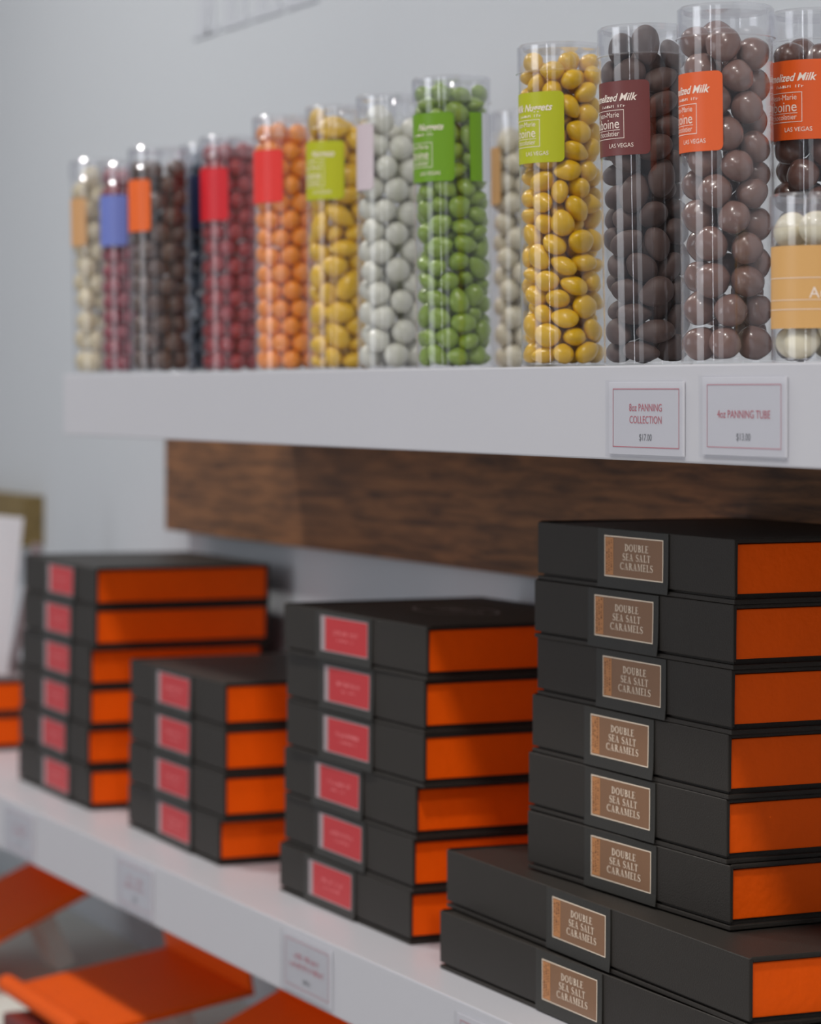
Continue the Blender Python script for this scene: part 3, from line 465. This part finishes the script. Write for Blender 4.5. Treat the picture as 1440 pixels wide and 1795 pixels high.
'J': [[-539,1514,966,38,-14,4,-90,2364,2112,1956],[-1714,-321,920,14,80,-57,-5,2471,1994,1870],[1524,824,886,3,44,88,14,2413,2019,1792],[-29,-1718,980,74,31,20,-54,2230,2135,1805],[-1491,905,2613,29,-83,-41,-20,2349,2024,1875],[71,374,3982,83,-15,5,-52,2443,2092,1911],[1544,-748,2067,53,59,-23,54,2373,1981,1965],[-1245,-1081,2662,89,27,23,-25,2245,2147,1926],[-1793,73,4375,15,-81,-9,-54,2334,2024,1798],[623,1455,2479,9,-75,-63,-8,2291,2148,1808],[579,-1651,3560,28,91,4,28,2434,1928,1988],[1265,1179,5464,36,35,22,-83,2255,2039,1841],[-792,-1524,5192,1,80,-29,-51,2407,1971,1971],[1540,-811,5353,0,-51,58,-61,2356,2119,1940],[1684,439,7338,45,39,-77,17,2274,2061,1901],[-751,1665,5232,9,-20,76,-60,2454,2072,1786],[976,-1463,7310,34,-87,-23,21,2313,2017,1910],[71,1676,7089,33,81,40,-22,2343,2079,1979],[-1140,-1322,7302,4,-52,-74,-39,2423,2075,1835],[-1607,363,6518,79,46,13,-36,2243,2118,1869],[-5,-40,8395,56,31,-69,-30,2230,2014,1859],[-1806,230,8755,73,14,-66,5,2277,2051,1786]],
}
tray(2.571, .238, -.567, 9, 'wide orange display tray with rolled front lip, the large one at the bottom', depth=.165)
tray(3.061, .215, -.5486, 24, 'steep orange display tray at the left edge beneath the lower shelf', lip=False, depth=.20)
tray(2.262, .238, -.553, 25, 'steep orange display tray, rightmost one mostly hidden beneath the lower shelf', lip=False, depth=.20)
bm = BM(); box(bm, -.05, .05, -.02, .02, 0, .05, .004)
o = obj('wrapped_packet', bm, M['maroon']); o.location = (-2.70, .83, H0-.655)
tag(o, 'dark maroon wrapped packet in front of the large orange tray', 'packet')

# ------------------------------------------------------------ candy
def candy_mat(name, col, rough, coat, var=.04, sss=0):
    return mat(name, col, rough, .08, 180, spec=.5, var=var, vscale=60, coat=coat, sss=sss)
def unit_candy(kind, seed):
    r = random.Random(seed); bm = BM()
    bmesh.ops.create_icosphere(bm, subdivisions=4, radius=.5)
    ph = [r.uniform(0, 6.28) for _ in range(6)]
    for v in bm.verts:
        x, y, z = v.co*2
        if kind == 'almond':
            k = 1-.20*x*(1 if x > 0 else .35)
            v.co.y *= k; v.co.z *= k
            amp = .018
        elif kind == 'lump': amp = .030
        else: amp = .008
        d = 1+amp*(math.sin(3.1*x+ph[0])+math.sin(3.7*y+ph[1])+math.sin(3.3*z+ph[2])+.5*math.sin(6*x+5*y+ph[3]))
        v.co *= d
    me = bpy.data.meshes.new('candy'); bm.to_mesh(me); bm.free()
    for p in me.polygons: p.use_smooth = True
    return me
CAMS = [Vector((0,0,0)), Vector((-.12,-.3,0)), Vector((.12,.3,.0)), Vector((0,0,.22)), Vector((0,0,-.15)), Vector((.3,-.1,.1))]
def visible(pts, rads, centre):
    """which balls of a filled tube can be seen from in front, looking from several places"""
    keep = set(); st = .0007; P = np.array(pts); R = np.array(rads)
    for cp in CAMS:
        v = np.array(centre)-np.array(cp)-np.array((0,0,H0)); v[2] += .1; v /= np.linalg.norm(v)
        a = np.array((v[1], -v[0], 0)); a /= np.linalg.norm(a); b = np.cross(a, v)
        U, V, D = P@a, P@b, P@v
        nu, nv = int(.07/st), int(.30/st); buf = np.full((nu, nv), 9.); idx = np.full((nu, nv), -1)
        for i in range(len(P)):
            cu, cv, k = (U[i]+.035)/st, (V[i]+.05)/st, int(R[i]/st)+1
            for gx in range(int(cu)-k, int(cu)+k+1):
                if not 0 <= gx < nu: continue
                g = np.arange(max(0, int(cv)-k), min(nv, int(cv)+k+1))
                q = R[i]**2-((gx-cu)*st)**2-((g-cv)*st)**2
                ok = q > 0; g = g[ok]
                d = D[i]-np.sqrt(q[ok]); s = d < buf[gx, g]
                buf[gx, g[s]] = d[s]; idx[gx, g[s]] = i
        u, n = np.unique(idx, return_counts=True)
        keep |= {int(x) for x, c in zip(u, n) if x >= 0 and c >= 4}
    return keep

RT = .0281
def lathe(bm, prof, n=72):
    rings = []
    for r_, z in prof:
        rings.append([bm.verts.new((0,0,z))] if r_ < 1e-6 else [bm.verts.new((r_*math.cos(2*math.pi*i/n), r_*math.sin(2*math.pi*i/n), z)) for i in range(n)])
    for a, b in zip(rings, rings[1:]):
        for i in range(n):
            j = (i+1) % n
            if len(a) == 1: bm.faces.new((a[0], b[j], b[i]))
            elif len(b) == 1: bm.faces.new((a[i], a[j], b[0]))
            else: bm.faces.new((a[i], a[j], b[j], b[i]))
    bmesh.ops.recalc_face_normals(bm, faces=bm.faces)
    return bm
MESHC = {}
def tube(s, p, ht, pack, shape, cname, ccol, crough, ccoat, lcol, theta, ltop, lh, word, tube_label, candy_label, group, spin=0, lean=0.6, zscale=1, L=.068, extra=None, detail=True, fillz=1.0, var=.04, ink='ink'):
    base = Vector((-s, p, up_top+.0002))
    d = Vector((-base.x, -base.y, 0)).normalized(); rr = Vector((-d.y, d.x, 0))
    LEAN = Matrix.Translation(base) @ Matrix.Rotation(rad(lean), 4, d) 
    root = empty('candy_tube'); root.matrix_world = LEAN
    tag(root, tube_label, 'candy tube', 'clear tubes of candy on the upper shelf')
    bm = BM()
    lathe(bm, [(0,0),(RT-.0012,0),(RT,.0012),(RT,ht-.0022),(RT-.0006,ht-.0022),(RT-.0006,.0022),(0,.0022)])
    w = obj('tube_wall', bm, M['tube'], root, smooth=True)
    sharp(w.data)
    bm = BM()
    rl = RT+.0010
    lathe(bm, [(rl,ht-.0195),(rl+.0009,ht-.0190),(rl,ht-.0180),(rl,ht-.0016),(rl-.0014,ht),(RT-.0022,ht),(RT-.0034,ht-.0036),(0,ht-.0036)])
    w = obj('lid', bm, M['lid'], root, smooth=True); sharp(w.data)
    # wrap-round label
    th1 = rad(theta); th0 = th1-L/RT; z1 = ht-ltop; z0 = z1-lh
    def on(a, z, e=.00025):
        v = d*math.cos(a)+rr*math.sin(a)
        return (v.x*(RT+e), v.y*(RT+e), z)
    def wrap(a0, a1, za, zb, e, cr=.0035, n=40):
        bm = BM(); prev = None
        xs = sorted(set([a0+(a1-a0)*i/n for i in range(n+1)]+[a0+cr/RT*k for k in (.06,.15,.3,.5,.75)]+[a1-cr/RT*k for k in (.06,.15,.3,.5,.75)]))
        for a in xs:
            dist = min(a-a0, a1-a)*RT
            q = 0 if dist >= cr else cr-math.sqrt(max(0, cr*cr-(cr-dist)**2))
            cur = (bm.verts.new(on(a, za+q, e)), bm.verts.new(on(a, zb-q, e)))
            if prev: bm.faces.new((prev[0], cur[0], cur[1], prev[1]))
            prev = cur
        return bm
    lm = mat('label_'+cname, lcol, .42, spec=.5)
    lab = obj('label', wrap(th0, th1, z0, z1, .00025), lm, root, smooth=True)
    if detail:
        T = lambda px, pz: on(th0+px/RT, z0+pz, .0004)
        bm = BM()
        F, w_ = sans_text(word, .0066, .35, .00012); place_faces(bm, F, L-.0075-w_, lh-.0125, T, 'r')
        F, w_ = greek(12, .0016, .0019, 5); place_faces(bm, F, L-.036, lh-.0165, T, 'r')
        obj('title', bm, M[ink], lab)
        bm = BM(); F = []
        x0, x1, ya, yb, t = .0125, L-.0165, .0105, .0285, .00035
        n = 24
        for i in range(n):
            u0, u1 = x0+(x1-x0)*i/n, x0+(x1-x0)*(i+1)/n
            rect(F, u0, ya, u1, ya+t); rect(F, u0, yb-t, u1, yb)
        rect(F, x0, ya, x0+t, yb); rect(F, x1-t, ya, x1, yb)
        for i in range(n):
            u0, u1 = x0+.003+(x1-x0-.006)*i/n, x0+.003+(x1-x0-.006)*(i+1)/n
            rect(F, u0, .0158, u1, .0161)
        place_faces(bm, F, 0, 0, T, 'r')
        for t_, sz, yy in (('Jean-Marie', .0048, .0240), ('Auboine', .0088, .0170), ('chocolatier', .0046, .0122)):
            F, w_ = sans_text(t_, sz); place_faces(bm, F, x1-.0035-w_, yy, T, 'r')
        obj('logo', bm, M[ink], lab)
        bm = BM(); F, w_ = sans_text('GENEVA - LAS VEGAS', .0038); F, w_ = sans_text('LAS VEGAS', .0038)
        place_faces(bm, F, L-.0105-w_, .0048, T, 'r'); obj('place_line', bm, M[ink], lab)
    if extra:
        for (a0, a1, za, zb, col, nm) in extra:
            obj(nm, wrap(rad(a0), rad(a1), ht-za, ht-zb, .00025, .001), mat(nm+'_'+cname, col, .45), root, smooth=True)
    # candy
    key = (cname, shape)
    if key not in MESHC:
        m = candy_mat(cname+'_shell', ccol, crough, ccoat, var)
        ms = []
        for k in range(4):
            me = unit_candy(shape, 10*k+len(cname)); me.materials.append(m); ms.append(me)
        MESHC[key] = ms
    rec = [q for q in PACK[pack]]
    S = Matrix.Rotation(rad(spin), 4, 'Z')
    pts = [tuple((S@Vector((q[0]*1e-5, q[1]*1e-5, q[2]*1e-5*fillz+.0022)))) for q in rec]
    rads = [((q[7]*q[8]*q[9])**(1/3))*.5e-5 for q in rec]
    keep = set(range(len(rec))) if ht < .1 or (p < .9 and s < 1.9) else visible(pts, rads, base)
    keep = {i for i in keep if pts[i][2]+rads[i]*.9 < ht-.0045}
    for i in sorted(keep):
        q = rec[i]
        Q = Quaternion(q[3:7]).normalized().to_matrix().to_4x4()
        D = Matrix.Diagonal((q[7]*1e-5, q[8]*1e-5, q[9]*1e-5, 1))
        o = bpy.data.objects.new(cname, MESHC[key][i % 4]); COL.objects.link(o)
        o.matrix_world = LEAN @ Matrix.Translation(pts[i]) @ S @ Q @ D
        tag(o, candy_label, 'candy', group)
def sharp(me):
    for e in me.edges: pass
    me.set_sharp_from_angle(angle=rad(38))
T1, T2 = .2133, .0953
MILK = 'Caramelized Milk'
# from the right
tube(1.507,.9556,T1,'B0','lump','milk_chocolate_ball',(96,64,54),.26,.6,(222,88,26),15,.031,.0477,MILK,
     'clear tube of brown chocolate balls with orange label at the right edge','glossy dark brown chocolate ball in the orange labelled tube at the right edge','chocolate balls in the rightmost tube',spin=60,lean=.3)
tube(1.510,.894,T1,'B0','lump','caramel_chocolate_ball',(122,92,84),.24,.6,(222,92,36),-4,.0403,.0471,MILK,
     'clear tube of milk chocolate balls with orange label, beside the maroon labelled tube','glossy milk chocolate ball in the tube with the rounded orange label','chocolate balls in the tube beside the maroon label',spin=200,lean=.5)
tube(1.615,.898,T1,'A2','almond','cocoa_almond',(78,58,52),.6,.0,(108,50,48),7,.0353,.0465,MILK,
     'clear tube of large matte dark chocolate almonds with maroon label','matte dark cocoa almond in the tube with the maroon label','cocoa almonds in the maroon labelled tube',spin=30,lean=1.0)
tube(1.722,.893,T1,'A1','almond','yellow_sugared_almond',(222,176,0),.3,.25,(176,180,2),4,.0326,.0466,'Milk Nuggets',
     'clear tube of bright yellow sugared almonds with lime label, beside the maroon label','glossy yellow almond in the sharp near tube with the lime label','yellow almonds in the near tube',spin=100,lean=.6)
tube(2.142,1.077,T1,'B1','ball','ivory_candy_ball',(200,192,170),.3,.4,(190,150,100),-45,.030,.047,'',
     'clear tube of ivory candy half hidden behind the yellow almond tube','pale ivory candy ball in the half hidden tube behind the yellow almonds','ivory balls in the half hidden tube',spin=10,detail=False)
tube(1.934,.913,T1,'A1','almond','green_sugared_almond',(122,148,36),.32,.4,(104,150,0),4,.0272,.050,'Nuggets',
     'clear tube of green sugared almonds with a wide green label','glossy green almond in the tube with the green label','green almonds in the green labelled tube',spin=250,lean=.8,
     extra=[(28,52,.0272,.0772,(104,150,0),'side_label'),(52,95,.0272,.0772,(205,206,212),'barcode_panel')])
tube(2.073,.926,T1,'B1','ball','white_candy_ball',(206,204,192),.3,.4,(206,190,196),-32,.023,.051,'',
     'clear tube of pearly white candy balls with pale pink label beside the green almonds','pearly white candy ball in the tube with the pale pink label','white balls beside the green almonds',spin=120,lean=.2,detail=False)
tube(2.17,.924,T1,'A2','almond','yellow_sugared_almond',(226,178,0),.3,.25,(180,182,2),5,.029,.047,'Nuggets',
     'clear tube of yellow sugared almonds between the orange balls and the white balls','glossy yellow almond in the blurred tube between the orange and white balls','yellow almonds in the farther tube',spin=310,lean=.4)
tube(2.268,.917,T1,'B2','ball','orange_candy_ball',(238,142,44),.32,.4,(232,52,46),-7,.0288,.044,'Orange',
     'clear tube of orange candy balls with red label','glossy orange candy ball in the tube with the red label','orange balls in the red labelled tube',spin=95,lean=.6,detail=False)
tube(2.47,.944,T1,'B2','ball','crimson_candy_ball',(150,10,24),.28,.5,(214,28,40),-6,.029,.0475,'',
     'clear tube of crimson candy balls with bright red label','glossy crimson candy ball in the tube with the bright red label','crimson balls in the bright red labelled tube',spin=150,lean=.5,detail=False)
tube(2.553,.955,T1,'A1','almond','navy_sugared_almond',(54,72,92),.28,.5,(36,46,84),10,.03,.05,'',
     'clear tube of dark blue almonds squeezed behind the crimson tube','glossy dark blue almond in the tube behind the crimson one','dark blue almonds behind the crimson tube',spin=0,detail=False)
tube(2.517,.892,.205,'B1','lump','cocoa_candy_ball',(84,58,44),.32,.4,(238,104,30),-17,.0295,.047,'',
     'clear tube of small brown chocolate balls left of the dark blue tube','small glossy brown chocolate ball in the blurred tube with the orange label','small brown balls in the far orange labelled tube',spin=280,lean=.6,detail=False)
tube(2.609,.895,.197,'B2','ball','berry_candy_ball',(140,36,54),.35,.3,(110,124,196),-5,.030,.0475,'',
     'clear tube of berry red candy with periwinkle blue label','berry red candy ball in the tube with the periwinkle label','berry balls in the periwinkle labelled tube',spin=70,detail=False)
tube(2.685,.892,.206,'B0','ball','cream_candy_ball',(206,192,160),.35,.3,(206,156,104),-28,.037,.046,'',
     'clear tube of cream coloured candy with tan label at the far end of the row','cream candy ball in the last tube at the far end','cream balls in the farthest tube',spin=190,lean=1.0,detail=False)
tube(1.409,.895,T2,'J','ball','large_ivory_candy',(226,216,188),.35,.3,(214,164,98),88,.0298,.0464,'Nuggets',
     'short clear jar of large ivory candy with tan label, in front of the rightmost tube','large ivory candy in the short jar with the tan label','ivory candies in the short jar',spin=20,lean=0,L=.098)

# ------------------------------------------------------------ lights
def ceiling_lamp(x, y, power, size, label, tilt=0, col=(1,.97,.93)):
    r = empty('ceiling_lamp', (x, y, 2.9)); tag(r, label, 'lamp', 'ceiling spot lamps')
    bm = BM(); lathe(bm, [(0,0),(size*.75,0),(size*.75,-.08),(size*.6,-.08),(size*.6,-.02),(0,-.02)], 32)
    obj('housing', bm, M['metal'], r, smooth=False)
    l = bpy.data.lights.new('lamp_light', 'AREA'); l.shape = 'DISK'; l.size = size; l.energy = power; l.color = col
    o = bpy.data.objects.new('lamp_light', l); COL.objects.link(o); o.parent = r; o.location = (0,0,-.085)
    o.rotation_euler = (rad(tilt), 0, 0)
for k, (x, pw) in enumerate(((.3,1.9),(-.9,1.8),(-2.05,.8),(-3.2,2.4))):
    ceiling_lamp(x, .30, LAMP*pw, .20, 'round white ceiling spot lamp above the front of the shelves', -22)
def added_fill_light(x, y, z, w, h, power, rot, col):  # unseen area panels, added behind the camera for tube streaks and frontal fill
    l = bpy.data.lights.new('added_fill_light', 'AREA'); l.shape = 'RECTANGLE'; l.size = w; l.size_y = h; l.energy = power; l.color = col
    o = bpy.data.objects.new('added_fill_light', l); COL.objects.link(o); o.location = (x, y, z); o.rotation_euler = rot
added_fill_light(1.6, -2.6, 1.5, 1.0, 2.0, FILL*.5, (rad(90), 0, rad(30)), (.93,.96,1))
added_fill_light(.1, -2.9, 1.5, .10, 2.0, FILL*.35, (rad(90), 0, rad(5)), (.93,.96,1))
added_fill_light(-2.4, -2.9, 1.5, 1.4, 2.0, FILL*1.5, (rad(90), 0, rad(-15)), (.93,.96,1))
w = bpy.data.worlds.new('world'); SC.world = w; w.use_nodes = True
bg = w.node_tree.nodes['Background']; bg.inputs[0].default_value = (.86,.9,1,1); bg.inputs[1].default_value = AMB

# ------------------------------------------------------------ camera
cd = bpy.data.cameras.new('camera'); cam = bpy.data.objects.new('camera', cd); COL.objects.link(cam)
cam.location = (0,0,H0)
yaw = rad(24.4)
fwd = Vector((-math.cos(yaw), math.sin(yaw), 0))
cam.rotation_euler = fwd.to_track_quat('-Z', 'Y').to_euler()
cd.sensor_fit = 'VERTICAL'; cd.sensor_height = 24; cd.lens = 5110/1795*24
cd.shift_y = -213.5/1795
cd.clip_start = .05
cd.dof.use_dof = True; cd.dof.focus_distance = 1.80; cd.dof.aperture_fstop = 4.6; cd.dof.aperture_blades = 0
SC.camera = cam
SC.view_settings.view_transform = 'Standard'; SC.view_settings.look = 'None'
SC.view_settings.exposure = EXPO; SC.view_settings.gamma = 1; SC.view_settings.use_curve_mapping = False
cy = SC.cycles
cy.max_bounces = 14; cy.transparent_max_bounces = 48; cy.diffuse_bounces = 7; cy.glossy_bounces = 6
cy.use_denoising = True; cy.sample_clamp_indirect = 6
